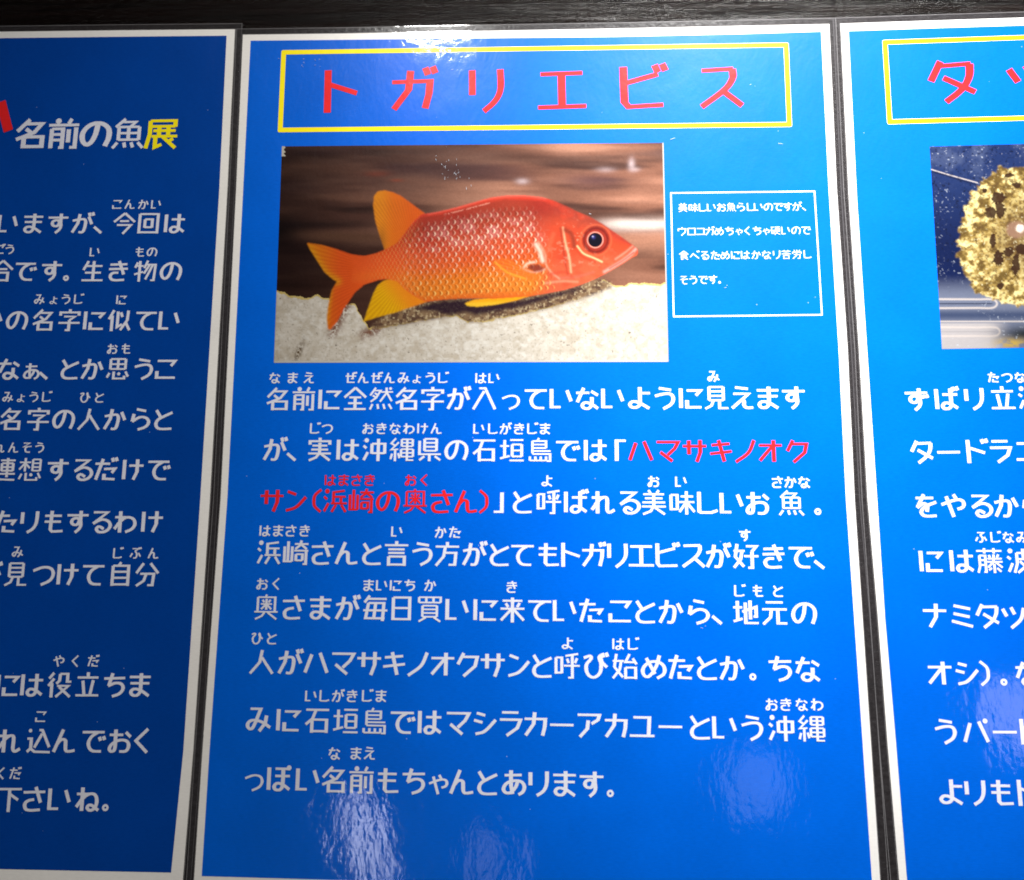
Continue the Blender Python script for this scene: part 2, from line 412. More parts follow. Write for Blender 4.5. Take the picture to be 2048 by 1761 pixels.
 '下': '4,14 96,14;48,14 48,98;52,34 84,54',
 '展': '14,8 14,50 4,96;14,8 90,8 90,28;14,26 90,26;24,40 92,40;20,58 98,58;42,28 42,56;70,28 70,56;32,58 32,93 52,84;54,60 94,96;86,66 68,78',
 '硬': '4,14 40,14;20,14 4,54;14,48 14,84;14,48 36,48 36,84;14,82 36,82;44,12 98,12;50,28 92,28;50,28 50,60;92,28 92,60;50,44 92,44;50,60 92,60;70,12 68,66 42,96;54,72 96,94',
 '食': '50,2 4,38;50,2 96,38;50,20 50,32;26,34 26,94;26,34 76,34 76,66;26,50 76,50;26,66 76,66;26,93 50,86;50,68 92,96;86,70 62,80',
 '苦': '4,16 96,16;32,4 32,28;68,4 68,28;4,44 96,44;50,28 50,62;24,62 24,98;24,62 76,62 76,98;24,93 76,93',
 '労': '22,4 28,20;48,2 52,18;80,4 70,22;8,42 8,26 92,26 92,42;20,52 82,52 76,93 54,93;46,36 42,64 8,96',
 '藤': '2,12 98,12;32,2 32,22;68,2 68,22;12,30 12,70 4,96;12,30 34,30 34,93 26,93;12,48 34,48;12,66 34,66;48,28 52,38;84,26 78,38;42,42 96,42;40,54 98,54;66,26 64,54 42,76;70,54 96,76;66,62 66,97;44,86 56,78;90,92 76,78',
 '波': 'o18,12,9;6,34 18,44;24,60 8,92;42,20 42,60 30,96;42,20 94,20 88,38;66,4 66,44;46,44 86,44 74,70 42,96;52,52 96,96',
}
for k, v in (('が', 'か'), ('ガ', 'カ'), ('じ', 'し'), ('だ', 'た'), ('ば', 'は'), ('び', 'ひ'), ('ぶ', 'ふ'), ('べ', 'へ'), ('ご', 'こ'),
             ('ず', 'す'), ('ぜ', 'せ'), ('ど', 'と'), ('ビ', 'ヒ'), ('ド', 'ト')):
    G[k] = G[v] + DAK
G['ず'] = G['す'] + ';76,34 80,46;90,32 94,44'
G['で'] = G['て'] + DAKM
G['ぽ'] = G['ほ'] + ';O88,10,9'
G['パ'] = G['ハ'] + ';O86,12,9'
SMALL = {'ゃ': 'や', 'ょ': 'よ', 'っ': 'つ', 'ぁ': 'あ'}
KANJI = set(k for k in G if ord(k) >= 0x4e00)


def smooth(pts, n=7):
    P = np.array(pts, float)
    E = np.vstack([2 * P[0] - P[1], P, 2 * P[-1] - P[-2]])
    out = []
    for i in range(len(P) - 1):
        p0, p1, p2, p3 = E[i:i + 4]
        # centripetal-ish: limit overshoot by scaled tangents
        l = np.linalg.norm(p2 - p1)
        t1 = (p2 - p0); t1 = t1 / (np.linalg.norm(t1) + 1e-9) * l
        t2 = (p3 - p1); t2 = t2 / (np.linalg.norm(t2) + 1e-9) * l
        for t in np.linspace(0, 1, n, endpoint=False):
            h = (2 * t ** 3 - 3 * t ** 2 + 1, t ** 3 - 2 * t ** 2 + t, -2 * t ** 3 + 3 * t ** 2, t ** 3 - t ** 2)
            out.append(h[0] * p1 + h[1] * t1 + h[2] * p2 + h[3] * t2)
    out.append(P[-1])
    return out


def glyph(ch, wv, wh):
    """strokes of a glyph as polygons: list of (pts Nx2, zs N, faces)"""
    res = []
    sc, dx, dy = 1.0, 0.0, 0.0
    if ch in SMALL:
        ch = SMALL[ch]; sc = 0.78; dx = 2; dy = 11
    if ch in KANJI:
        nst = G[ch].count(';') + 1
        f = 0.86 if nst < 8 else (0.76 if nst < 12 else 0.64)
        wv, wh = wv * f, wh * (f + 0.04)
    for si, s in enumerate(G[ch].split(';')):
        if s[0] in 'oO':
            cx, cy, r = map(float, s[1:].split(','))
            n = 16
            a = np.linspace(0, 2 * math.pi, n, endpoint=False)
            c = np.stack([cx + r * np.cos(a), cy + r * np.sin(a)], 1)
            if s[0] == 'o':
                pts = c; faces = [tuple(range(n))]
            else:
                t = wh * 0.95
                inner = np.stack([cx + (r - t) * np.cos(a), cy + (r - t) * np.sin(a)], 1)
                pts = np.vstack([c, inner]); faces = [(i, (i + 1) % n, n + (i + 1) % n, n + i) for i in range(n)]
            zs = np.full(len(pts), si * 1.0)
        else:
            sm = s[0] == '~'
            P = [tuple(map(float, q.split(','))) for q in s.lstrip('~').split()]
            P = np.array(smooth(P) if sm else P, float)
            d = np.diff(P, axis=0); d /= np.linalg.norm(d, axis=1)[:, None] + 1e-9
            w = (wv * np.abs(d[:, 1]) ** 1.0 + wh * np.abs(d[:, 0]) ** 1.0) / (np.abs(d[:, 0]) + np.abs(d[:, 1])) / 2
            nrm = np.stack([-d[:, 1], d[:, 0]], 1)
            L, R = [], []
            for i in range(len(P)):
                if i == 0: o = nrm[0] * w[0]
                elif i == len(P) - 1: o = nrm[-1] * w[-1]
                else:
                    n1, n2, w1, w2 = nrm[i - 1], nrm[i], w[i - 1], w[i]
                    det = n1[0] * n2[1] - n1[1] * n2[0]
                    if abs(det) > 0.05:
                        o = np.array([(w1 * n2[1] - w2 * n1[1]) / det, (n1[0] * w2 - n2[0] * w1) / det])
                        lim = 2.0 * max(w1, w2); l = np.linalg.norm(o)
                        if l > lim: o *= lim / l
                    else:
                        o = (n1 * w1 + n2 * w2) / 2
                L.append(P[i] + o); R.append(P[i] - o)
            k = len(P)
            pts = np.array(L + R); faces = [(i, i + 1, k + i + 1, k + i) for i in range(k - 1)]
            zz = si + np.linspace(0, 0.9, k); zs = np.concatenate([zz, zz])
        pts = (pts - 50) * sc + 50 + np.array([dx, dy])
        res.append((pts, zs, faces))
    return res


Y_PAPER, Y_INK, Y_TEXT = -0.00055, -0.00060, -0.00066


def text_mesh(name, items, mat, parent, wv=14.6, wh=8.8, y0=Y_TEXT, wscale=1.0, fill=0.92):
    """items: (char, px, py, em) in photo coordinates; em is metres on the poster, the slant follows the poster"""
    V, F = [], []
    up = np.array([0, 0, 1.0])
    for ch, px, py, em, ang in items:
        c = at(px, py)
        ca, sa = math.cos(ang), math.sin(ang)
        for pts, zs, faces in glyph(ch, wv, wh):
            q = (pts - 50) / 100 * em * fill
            q[:, 0] *= wscale
            x = q[:, 0] * ca + q[:, 1] * sa
            z = q[:, 0] * sa - q[:, 1] * ca
            b = len(V)
            for i in range(len(q)):
                V.append((c[0] + x[i], y0 - zs[i] * 6e-6, c[2] + z[i]))
            for f in faces: F.append(tuple(b + j for j in f))
    o = mesh_obj(name, V, F, mat, parent)
    return o


def em_at(px, py, size_px):
    """metres for a height in photo pixels at a place"""
    a = at(px, py - size_px / 2); b = at(px, py + size_px / 2)
    return float(abs(a[2] - b[2]))


def line_items(chars, xs, y0, y1, em):
    x0, x1 = xs[0], xs[-1]
    n = len(chars)
    ys = [y0 + (y1 - y0) * ((x - x0) / (x1 - x0) if x1 != x0 else 0) for x in xs]
    a, b = at(x0, y0), at(x1, y1)
    ang = math.atan2(b[2] - a[2], b[0] - a[0]) if x1 != x0 else 0.0
    return [(c, x, y, em, ang) for c, x, y in zip(chars, xs, ys)]


# ------------------------------------------------------------------ poster bodies
def poly_obj(name, pts, mat, parent, y, thick=0.0):
    """flat sheet (or thin slab) from wall-plane points (x, z), clockwise seen from the front"""
    n = len(pts)
    V = [(p[0], y, p[1]) for p in pts]
    F = [tuple(range(n))]
    if thick:
        V += [(p[0], y + thick, p[1]) for p in pts]
        F += [(i, i + n, (i + 1) % n + n, (i + 1) % n) for i in range(n)]
    return mesh_obj(name, V, F, mat, parent)


def frame_obj(name, outer, inner, mat, parent, y, thick=0.0):
    n = len(outer)
    V = [(p[0], y, p[1]) for p in outer] + [(p[0], y, p[1]) for p in inner]
    F = [(i, (i + 1) % n, n + (i + 1) % n, n + i) for i in range(n)]
    if thick:
        V += [(p[0], y + thick, p[1]) for p in outer]
        F += [(i, 2 * n + i, 2 * n + (i + 1) % n, (i + 1) % n) for i in range(n)]
    return mesh_obj(name, V, F, mat, parent)


def P2(pts):
    return [(float(p[0]), float(p[2])) for p in (at(*q) for q in pts)]


def grow(poly, d):
    """offset a clockwise polygon outwards"""
    P = np.array(poly); n = len(P); out = []
    for i in range(n):
        a, b, c = P[i - 1], P[i], P[(i + 1) % n]
        d1 = (b - a) / np.linalg.norm(b - a); d2 = (c - b) / np.linalg.norm(c - b)
        n1 = np.array([-d1[1], d1[0]]); n2 = np.array([-d2[1], d2[0]])
        m = n1 + n2; m /= np.linalg.norm(m)
        out.append(tuple(b + m * d / max(0.3, m @ n1)))
    return out


def poster(label, paper_px, blue_px, extra_paper, extra_blue, ink, depth, group='laminated posters in a row on the dark wall', film=0.0024):
    """paper_px / blue_px: visible edge points (photo); extra_*: wall points beyond the frame, appended clockwise"""
    root = empty('poster', None, label, 'poster', group)
    pa = P2(paper_px) + extra_paper
    bl = P2(blue_px) + extra_blue
    poly_obj('paper', pa, M_PAPER, root, Y_PAPER, 0.0002)
    poly_obj('blue_print', bl, ink, root, Y_INK)
    outer = grow(pa, film)
    f = frame_obj('film_margin', outer, pa, M_FILM, root, depth, 0.00018)
    frame_obj('film_rim', grow(pa, film + 0.00010), grow(pa, film - 0.00012), M_RIM, f, depth - 0.00002)
    frame_obj('film_seal', grow(pa, 0.00028), grow(pa, 0.00010), M_RIM, f, depth - 0.00002)
    return root


# centre poster
centre = poster('middle blue laminated poster with a whole red and yellow fish photo',
    [(487, 72), (690, 69.5), (900, 65.5), (1230, 60), (1657, 51), (1672, 380), (1693.7, 700), (1707.8, 1000), (1732, 1360), (1759, 1761), (1762, 1808), (1400, 1791), (900, 1781), (387, 1768),
     (389.5, 1761), (406.5, 1500), (442.5, 1000), (473.6, 380)],
    [(502.5, 84), (690, 82.3), (900, 80), (1230, 76.5), (1480, 71), (1641, 66), (1656, 380), (1676, 700), (1690.6, 1000), (1715.3, 1360), (1742.4, 1761), (1744, 1790), (1400, 1774), (900, 1765), (405, 1751),
     (420.6, 1500), (456, 1000), (487.7, 380)], [], [], M_BLUE, -0.00042)

# left poster: everything left of the frame is its plain continuation
LX = -0.355
left = poster('left hand darker blue laminated poster with text only and no picture',
    [(0, 66), (250, 63), (471, 61), (456, 380), (421, 1000), (388, 1500), (367, 1761), (366, 1775), (0, 1761)],
    [(0, 79), (250, 76), (454.5, 74), (440, 380), (402, 1000), (368.5, 1500), (344, 1744), (0, 1737)],
    [(LX, 1.249), (LX, 1.5435)], [(LX + 0.003, 1.2525), (LX + 0.003, 1.5410)], M_BLUE_DARK, -0.00030)

RX = 0.344
right = poster('right hand blue laminated poster with a cut off photo of a spiny yellow fish',
    [(1680, 50), (1860, 44), (2048, 38), ], [(1696, 65), (1870, 59), (2048, 53.5)],
    [(RX, 1.5545)] + [(RX, 1.265)] + P2([(2048, 1800), (1802, 1800), (1797, 1761), (1773, 1480), (1754, 1230), (1734, 1000), (1717, 700), (1697, 400)]),
    [(RX - 0.003, 1.5520)] + [(RX - 0.003, 1.268)] + P2([(2048, 1783), (1814, 1783), (1812.5, 1761), (1790, 1480), (1769, 1240), (1753, 1000), (1732.8, 700), (1712.7, 400)]), M_BLUE, -0.00030)


# ------------------------------------------------------------------ boxes round the title and the remark
def box_obj(name, corners, t, mat, parent, r=0.0006, y=Y_INK - 0.00003):
    def rounded(poly, rr):
        P = np.array(poly); out = []
        for i in range(4):
            a, b, c = P[i - 1], P[i], P[(i + 1) % 4]
            u = (a - b) / np.linalg.norm(a - b); v = (c - b) / np.linalg.norm(c - b)
            for s in (0, .5, 1):
                q = (b + u * rr) * (1 - s) ** 2 + 2 * b * s * (1 - s) + (b + v * rr) * s ** 2
                out.append(tuple(q))
        return out
    return frame_obj(name, rounded(corners, r), rounded(grow(corners, -t), r * 0.15), mat, parent, y)


box_obj('title_box', P2([(564, 103), (1576, 88), (1583, 256), (556.5, 267)]), 0.00172, M_YELLOW, centre)
box_obj('remark_box', P2([(1340, 387), (1629, 383.5), (1644, 632.5), (1345.5, 636)]), 0.00044, M_PALE, centre, 0.0001)
c0 = P2([(1763, 83), (2048, 73)]); c1 = P2([(2048, 237), (1773, 251)])
dx = (c0[1][0] - c0[0][0], c0[1][1] - c0[0][1])
k = (RX - 0.012 - c0[0][0]) / dx[0]
box_obj('title_box', [c0[0], (RX - 0.012, c0[0][1] + dx[1] * k), (RX - 0.012, c1[1][1] + dx[1] * k * (1 - (c0[1][0] - c0[0][0]) / (RX - 0.012 - c0[0][0]))), c1[1]], 0.00172, M_YELLOW, right)

# ------------------------------------------------------------------ titles: every big character its own part
def big(ch, px, py, hpx, parent, mat, ang=0.02, wv=15.5, wh=8.5, fill=0.92, ws=1.0, label=None):
    o = text_mesh('character', [(ch, px, py, em_at(px, py, hpx) / fill, ang)], mat, parent, wv, wh, Y_INK - 0.00004, ws, fill)
    if label: o['label'] = label
    return o


for ch, x, y, h, ws in (('ト', 682, 184.5, 92, .92), ('ガ', 825.6, 182, 90, 1.0), ('リ', 973, 182.5, 92, 0.88), ('エ', 1123.4, 181, 92, 1.0), ('ビ', 1284, 178, 93, 1.0), ('ス', 1440, 177, 90, 1.0)):
    big(ch, x, y, h, centre, M_RED, ws=ws)
for ch, x in (('タ', 1903), ('ツ', 2062)):
    big(ch, x, 165, 92, right, M_RED, ang=0.04, ws=1.05)
big('い', -30, 249, 134, left, M_RED, ang=0.0, wv=16, ws=0.95)
for ch, x, mat in (('名', 64, M_WHITE), ('前', 129, M_WHITE), ('の', 194, M_WHITE), ('魚', 259, M_WHITE), ('展', 325, M_YELLOW)):
    big(ch, x, 270, 62, left, mat, ang=0.0, wv=17, wh=11)

# ------------------------------------------------------------------ body text of the centre poster
EM = em_at(1070, 900, 54)
U = lambda a, b, n: list(np.linspace(a, b, n))
L = [
 ('名前に全然名字が入っていないように見えます', U(557, 1586, 21), 799.5, 796.5),
 ('が、実は沖縄県の石垣島では「', [551, 585, 640.5, 696.5, 749.5, 804, 859.5, 913.5, 969, 1023.5, 1079, 1134.5, 1190.5, 1239], 900, 901.5),
 ('」と呼ばれる美味しいお魚。', [999, 1044, 1097.5, 1151, 1206, 1257, 1307, 1363, 1413, 1463, 1514, 1581, 1633.5], 1004, 1007.5),
 ('浜崎さんと言う方がとてもトガリエビスが好きで、', [539, 593.5, 646.5, 695, 743.5, 793.5, 845, 895, 949, 998, 1045, 1097, 1140.5, 1186, 1234.5, 1282, 1333, 1385.5, 1435, 1490.5, 1546.5, 1600, 1637], 1105.5, 1114),
 ('奥さまが毎日買いに来ていたことから、地元の', [534, 589, 642, 695.6, 751, 803.5, 860, 915.5, 970.5, 1025, 1079.5, 1130, 1181.5, 1240, 1289, 1341, 1395, 1433, 1490, 1548, 1607], 1214.5, 1226),
 ('人がハマサキノオクサンと呼び始めたとか。ちな', [525, 581.5, 634.5, 687.5, 739, 789, 837, 886, 936, 985.7, 1036, 1083, 1134, 1190.5, 1249.5, 1307, 1360, 1412, 1463, 1504, 1559, 1614], 1323.5, 1337.5),
 ('みに石垣島ではマシラカーアカユーという沖縄', [520, 577.6, 635.7, 692, 748.6, 805, 860, 917, 969.5, 1021, 1071.5, 1123.5, 1177.5, 1232, 1283.5, 1340, 1398, 1449, 1503, 1561, 1621], 1438, 1457),
 ('っぽい名前もちゃんとあります。', [508, 559, 617.5, 669, 723.6, 776.8, 828, 876, 924.5, 974, 1027.5, 1078, 1129, 1183, 1220], 1556, 1568),
]
for chars, xs, y0, y1 in L:
    assert len(chars) == len(xs), (chars, len(chars), len(xs))
    o = text_mesh('text_line', line_items(chars, xs, y0, y1, EM), M_WHITE, centre)
for chars, xs, y0, y1 in (('ハマサキノオク', [1281.5, 1335.5, 1388.5, 1441, 1490, 1540, 1593.5], 902, 903),
                          ('サン（浜崎の奥さん）', [545, 592, 634, 671, 724, 777, 831, 884.5, 933, 969], 1001.5, 1004)):
    assert len(chars) == len(xs)
    o = text_mesh('text_line', line_items(chars, xs, y0, y1, EM), M_RED, centre)
    o['label'] = 'red lettering'

EF = em_at(1070, 900, 26.5)


def furi(chars, xs, y, parent, mat=None, ang=0.0, em=None):
    assert len(chars) == len(xs), chars
    it = [(c, x, y if not isinstance(y, (list, tuple)) else y[0] + (y[1] - y[0]) * i / max(1, len(xs) - 1), em or EF, ang) for i, (c, x) in enumerate(zip(chars, xs))]
    return text_mesh('reading_line', it, mat or M_WHITE, parent, 15.0, 10.5)


for chars, xs, y in (
    ('なまえ', [551, 586.6, 619], 757), ('ぜんぜんみょうじ', [702.5, 728, 754, 780, 808.5, 833.6, 861, 885.7], 757), ('はい', [962, 988.6], 757.5), ('み', [1426.6], 754),
    ('じつ', [630, 655], 858), ('おきなわけん', [737, 764, 791, 818.5, 845.7, 873.6], 858), ('いしがきじま', [958.4, 985.6, 1011, 1038.6, 1063.7, 1090], 858.5),
    ('よ', [1093.6], 962.5), ('お', [1306.5], 963.5), ('い', [1361.6], 964), ('さかな', [1553.8, 1579.6, 1606.8], 965),
    ('はまさき', [531.5, 557.8, 583.5, 610.8], 1062), ('い', [794.9], 1063.5), ('かた', [882, 910], 1065), ('す', [1488.7], 1071),
    ('おく', [526, 553.6], 1168), ('まいにち', [738, 764.6, 791.8, 820], 1170.8), ('か', [861], 1171), ('き', [1024], 1174), ('じもと', [1477, 1514.5, 1554.4], 1182),
    ('ひと', [515.7, 544.5], 1276.7), ('よ', [1134.5], 1286.7), ('はじ', [1236, 1264.7], 1288),
    ('いしがきじま', [623.4, 649.6, 677, 705.4, 734.3, 762.8], 1391.5), ('おきなわ', [1542, 1570.6, 1602, 1632.6], 1408.5),
    ('なまえ', [669.9, 713, 740], 1506)):
    furi(chars, xs, y, centre, ang=-0.01)
for chars, xs in (('はまさき', [661.7, 688.3, 714.6, 740.4]), ('おく', [822, 848.8])):
    furi(chars, xs, 961, centre, M_RED)['label'] = 'red lettering'

S = lambda a: [1320 + x / 5.336 for x in a]
ES = em_at(1490, 460, 20)
for chars, xs, y0, y1 in (
    ('美味しいお魚らしいのですが、', S([240, 350, 448, 545, 650, 755, 855, 960, 1045, 1150, 1255, 1355, 1455, 1530]), 417.5, 415),
    ('ウロコガめちゃくちゃ硬いので', S([232, 332, 430, 525, 625, 735, 835, 925, 1030, 1125, 1225, 1335, 1445, 1550]), 465, 462.5),
    ('食べるためにはかなり苦労し', S([250, 365, 472, 585, 690, 800, 905, 1020, 1130, 1240, 1340, 1455, 1565]), 513, 510.5),
    ('そうです。', S([250, 350, 455, 560, 630]), 562, 560.5)):
    assert len(chars) == len(xs)
    text_mesh('remark_line', line_items(chars, xs, y0, y1, ES), M_WHITE, centre, 11.0, 8.0, wscale=1.0)

# ------------------------------------------------------------------ left poster text
EL = em_at(250, 900, 52)
for chars, xs, y in (
    ('いますが、今回は', [19, 68.7, 118, 167, 199, 250.7, 299, 351], 448.7),
    ('合です。生き物の', [7, 52.8, 105.6, 135.6, 188, 239, 292, 344], 543.7),
    ('かの名字に似てい', [-14, 37, 89, 141, 190, 241, 294, 341], 642),
    ('なぁ、とか思うこ', [21, 65, 91, 141, 187, 237.7, 289, 334], 739),
    ('が名字の人からと', [-27, 24.6, 79, 130, 180.6, 232, 281.7, 328], 839.5),
    ('連想するだけで', [10.6, 62.7, 118, 167, 213, 267.6, 318.7], 940),
    ('たりもするわけ', [13, 62, 110, 157.5, 204, 253, 306], 1044),
    ('が見つけて自分', [-18, 34.6, 88.7, 137.5, 188.6, 243, 296], 1149),
    ('には役立ちま', [18, 66.5, 122, 177.5, 230.7, 281.7], 1369.5),
    ('れ込んでおく', [22, 80, 132, 188.6, 242, 286], 1481),
    ('下さいね。', [22, 71, 122, 178, 214], 1597)):
    assert len(chars) == len(xs), chars
    text_mesh('text_line', line_items(chars, xs, y, y, EL), M_WHITE, left, 14.8, 9.4)
EFL = em_at(250, 900, 25)
for chars, xs, y in (
    ('こんかい', [236.6, 262, 288.7, 314.4], 410.6), ('ごう', [2, 22], 500.4), ('い', [192], 505.7), ('もの', [281.7, 306], 505.7),
    ('みょうじ', [82, 109, 134, 158.5], 600), ('に', [244.7], 601), ('おも', [227, 254], 699), ('みょうじ', [19, 44, 70, 95], 795), ('ひと', [172.5, 200.7], 796),
    ('れんそう', [2, 30, 56, 81.7], 896), ('み', [38.6], 1104), ('じぶん', [237, 273, 309], 1107), ('やくだ', [119.8, 153, 188.6], 1322), ('こ', [84.3], 1432.5), ('くだ', [5, 33], 1546)):
    furi(chars, xs, y, left, em=EFL)

# ------------------------------------------------------------------ right poster text
ER = em_at(1950, 900, 54)
for chars, xs, y0, y1 in (
    ('ずばり立波', [1831, 1890.6, 1947, 2003, 2058], 800, 797), ('タードラコ', [1842, 1895, 1949, 1999, 2052], 905, 903), ('をやるから', [1850, 1904, 1959, 2010, 2062], 1012, 1012),
    ('には藤波', [1860, 1921, 1977, 2036], 1122, 1122), ('ナミタツ', [1867.6, 1921, 1973, 2025], 1231, 1233), ('オシ）。な', [1878, 1931, 1968.7, 2003.8, 2053], 1346, 1347),
    ('うパート', [1889, 1950, 2007, 2057], 1462, 1463), ('よりもト', [1899, 1949, 2001, 2052], 1583, 1585)):
    assert len(chars) == len(xs), chars
    text_mesh('text_line', line_items(chars, xs, y0, y1, ER), M_WHITE, right, 14.8, 9.4)
ERF = em_at(1950, 900, 25)
for chars, xs, y in (('たつな', [1984, 2011, 2037.6], 756), ('ふじなみ', [1959.5, 1987.6, 2014, 2042], 1075)):
    furi(chars, xs, y, right, em=ERF)

# ------------------------------------------------------------------ the two printed photographs, painted as coloured grids
rng = np.random.default_rng(5)


def vnoise(X, Y, sx, sy, octv=3, seed=0, rough=0.5):
    r = np.random.default_rng(seed)
    out = np.zeros_like(X); amp = 1.0; tot = 0
    for o in range(octv):
        T = r.random((64, 64))
        u = X / sx * 2 ** o + 7.3 * o; v = Y / sy * 2 ** o + 3.1 * o
        iu = np.floor(u).astype(int); iv = np.floor(v).astype(int)
        fu = u - iu; fv = v - iv; fu = fu * fu * (3 - 2 * fu); fv = fv * fv * (3 - 2 * fv)
        g = lambda a, b: T[a % 64, b % 64]
        n = (g(iu, iv) * (1 - fu) + g(iu + 1, iv) * fu) * (1 - fv) + (g(iu, iv + 1) * (1 - fu) + g(iu + 1, iv + 1) * fu) * fv
        out += n * amp; tot += amp; amp *= rough
    return out / tot


def inside(poly, X, Y):
    P = np.array(poly, float); res = np.zeros(X.shape, bool)
    x0, y0 = P.min(0); x1, y1 = P.max(0)
    sel = (X >= x0) & (X <= x1) & (Y >= y0) & (Y <= y1)
    xs, ys = X[sel], Y[sel]; r = np.zeros(xs.shape, bool)
    for i in range(len(P)):
        (ax, ay), (bx, by) = P[i - 1], P[i]
        if ay == by: continue
        c = ((ay > ys) != (by > ys)) & (xs < (bx - ax) * (ys - ay) / (by - ay) + ax)
        r ^= c
    res[sel] = r
    return res


def blur(A, r):
    A = A.astype(float)
    for _ in range(2):
        for ax in (0, 1):
            k = 2 * r + 1
            B = np.pad(A, [(r + 1, r) if i == ax else (0, 0) for i in range(A.ndim)], mode='edge').cumsum(ax)
            A = (np.take(B, range(k, B.shape[ax]), ax) - np.take(B, range(0, B.shape[ax] - k), ax)) / k
    return A


def curve_dist(pts, X, Y):
    """distance to a polyline and the running parameter"""
    P = np.array(smooth(pts, 5), float); D = np.full(X.shape, 1e9)
    for a, b in zip(P[:-1], P[1:]):
        d = b - a; L2 = d @ d + 1e-9
        t = np.clip(((X - a[0]) * d[0] + (Y - a[1]) * d[1]) / L2, 0, 1)
        D = np.minimum(D, np.hypot(X - a[0] - t * d[0], Y - a[1] - t * d[1]))
    return D


def lin(c):
    c = np.array(c, float) / 255
    return np.where(c <= 0.04045, c / 12.92, ((c + 0.055) / 1.055) ** 2.4)


def mixc(A, c, m):
    c = np.asarray(c, float)
    return A * (1 - m[..., None]) + c * m[..., None]


def ss(x, a, b):
    t = np.clip((x - a) / (b - a), 0, 1)
    return t * t * (3 - 2 * t)


def homog(src, dst):
    A = []
    for (x, y), (u, v) in zip(src, dst):
        A.append([x, y, 1, 0, 0, 0, -u * x, -u * y, -u]); A.append([0, 0, 0, x, y, 1, -v * x, -v * y, -v])
    return np.linalg.svd(np.array(A, float))[2][-1].reshape(3, 3)


def picture_grid(corners, nu, nv):
    Hm = homog([(0, 0), (1, 0), (1, 1), (0, 1)], corners)
    u, v = np.meshgrid(np.linspace(0, 1, nu), np.linspace(0, 1, nv))
    w = Hm[2, 0] * u + Hm[2, 1] * v + Hm[2, 2]
    px = (Hm[0, 0] * u + Hm[0, 1] * v + Hm[0, 2]) / w
    py = (Hm[1, 0] * u + Hm[1, 1] * v + Hm[1, 2]) / w
    return px, py


def grid_objs(px, py, rgb, masks, parent):
    """masks: list of (name, label, vertexmask); the first is the parent picture; every face goes to one mesh"""
    nv, nu = px.shape
    P = at(px, py, Y_INK - 0.00004).reshape(-1, 3)
    idx = np.arange(nu * nv).reshape(nv, nu)
    quads = np.stack([idx[:-1, :-1], idx[1:, :-1], idx[1:, 1:], idx[:-1, 1:]], -1).reshape(-1, 4)
    own = np.zeros(len(quads), int)
    for k, (nm, lb, mk) in enumerate(masks):
        if k: own[mk[:-1, :-1].ravel()] = k
    C = np.concatenate([np.clip(rgb, 0.0, 1).reshape(-1, 3), np.ones((nu * nv, 1))], 1).astype(np.float32)
    par = parent
    for k, (nm, lb, mk) in enumerate(masks):
        q = quads[own == k]
        use, inv = np.unique(q, return_inverse=True)
        me = bpy.data.meshes.new(nm)
        me.vertices.add(len(use)); me.vertices.foreach_set('co', P[use].astype(np.float32).ravel())
        me.loops.add(q.size); me.loops.foreach_set('vertex_index', inv.reshape(-1).astype(np.int32))
        me.polygons.add(len(q)); me.polygons.foreach_set('loop_start', (np.arange(len(q)) * 4).astype(np.int32))
        me.update(calc_edges=True)
        a = me.color_attributes.new('print', 'FLOAT_COLOR', 'POINT')
        a.data.foreach_set('color', C[use].ravel())
        me.materials.append(M_PIC)
        o = bpy.data.objects.new(nm, me); col.objects.link(o); o.parent = par
        if lb: o['label'] = lb
        if k == 0: par = o
    return par


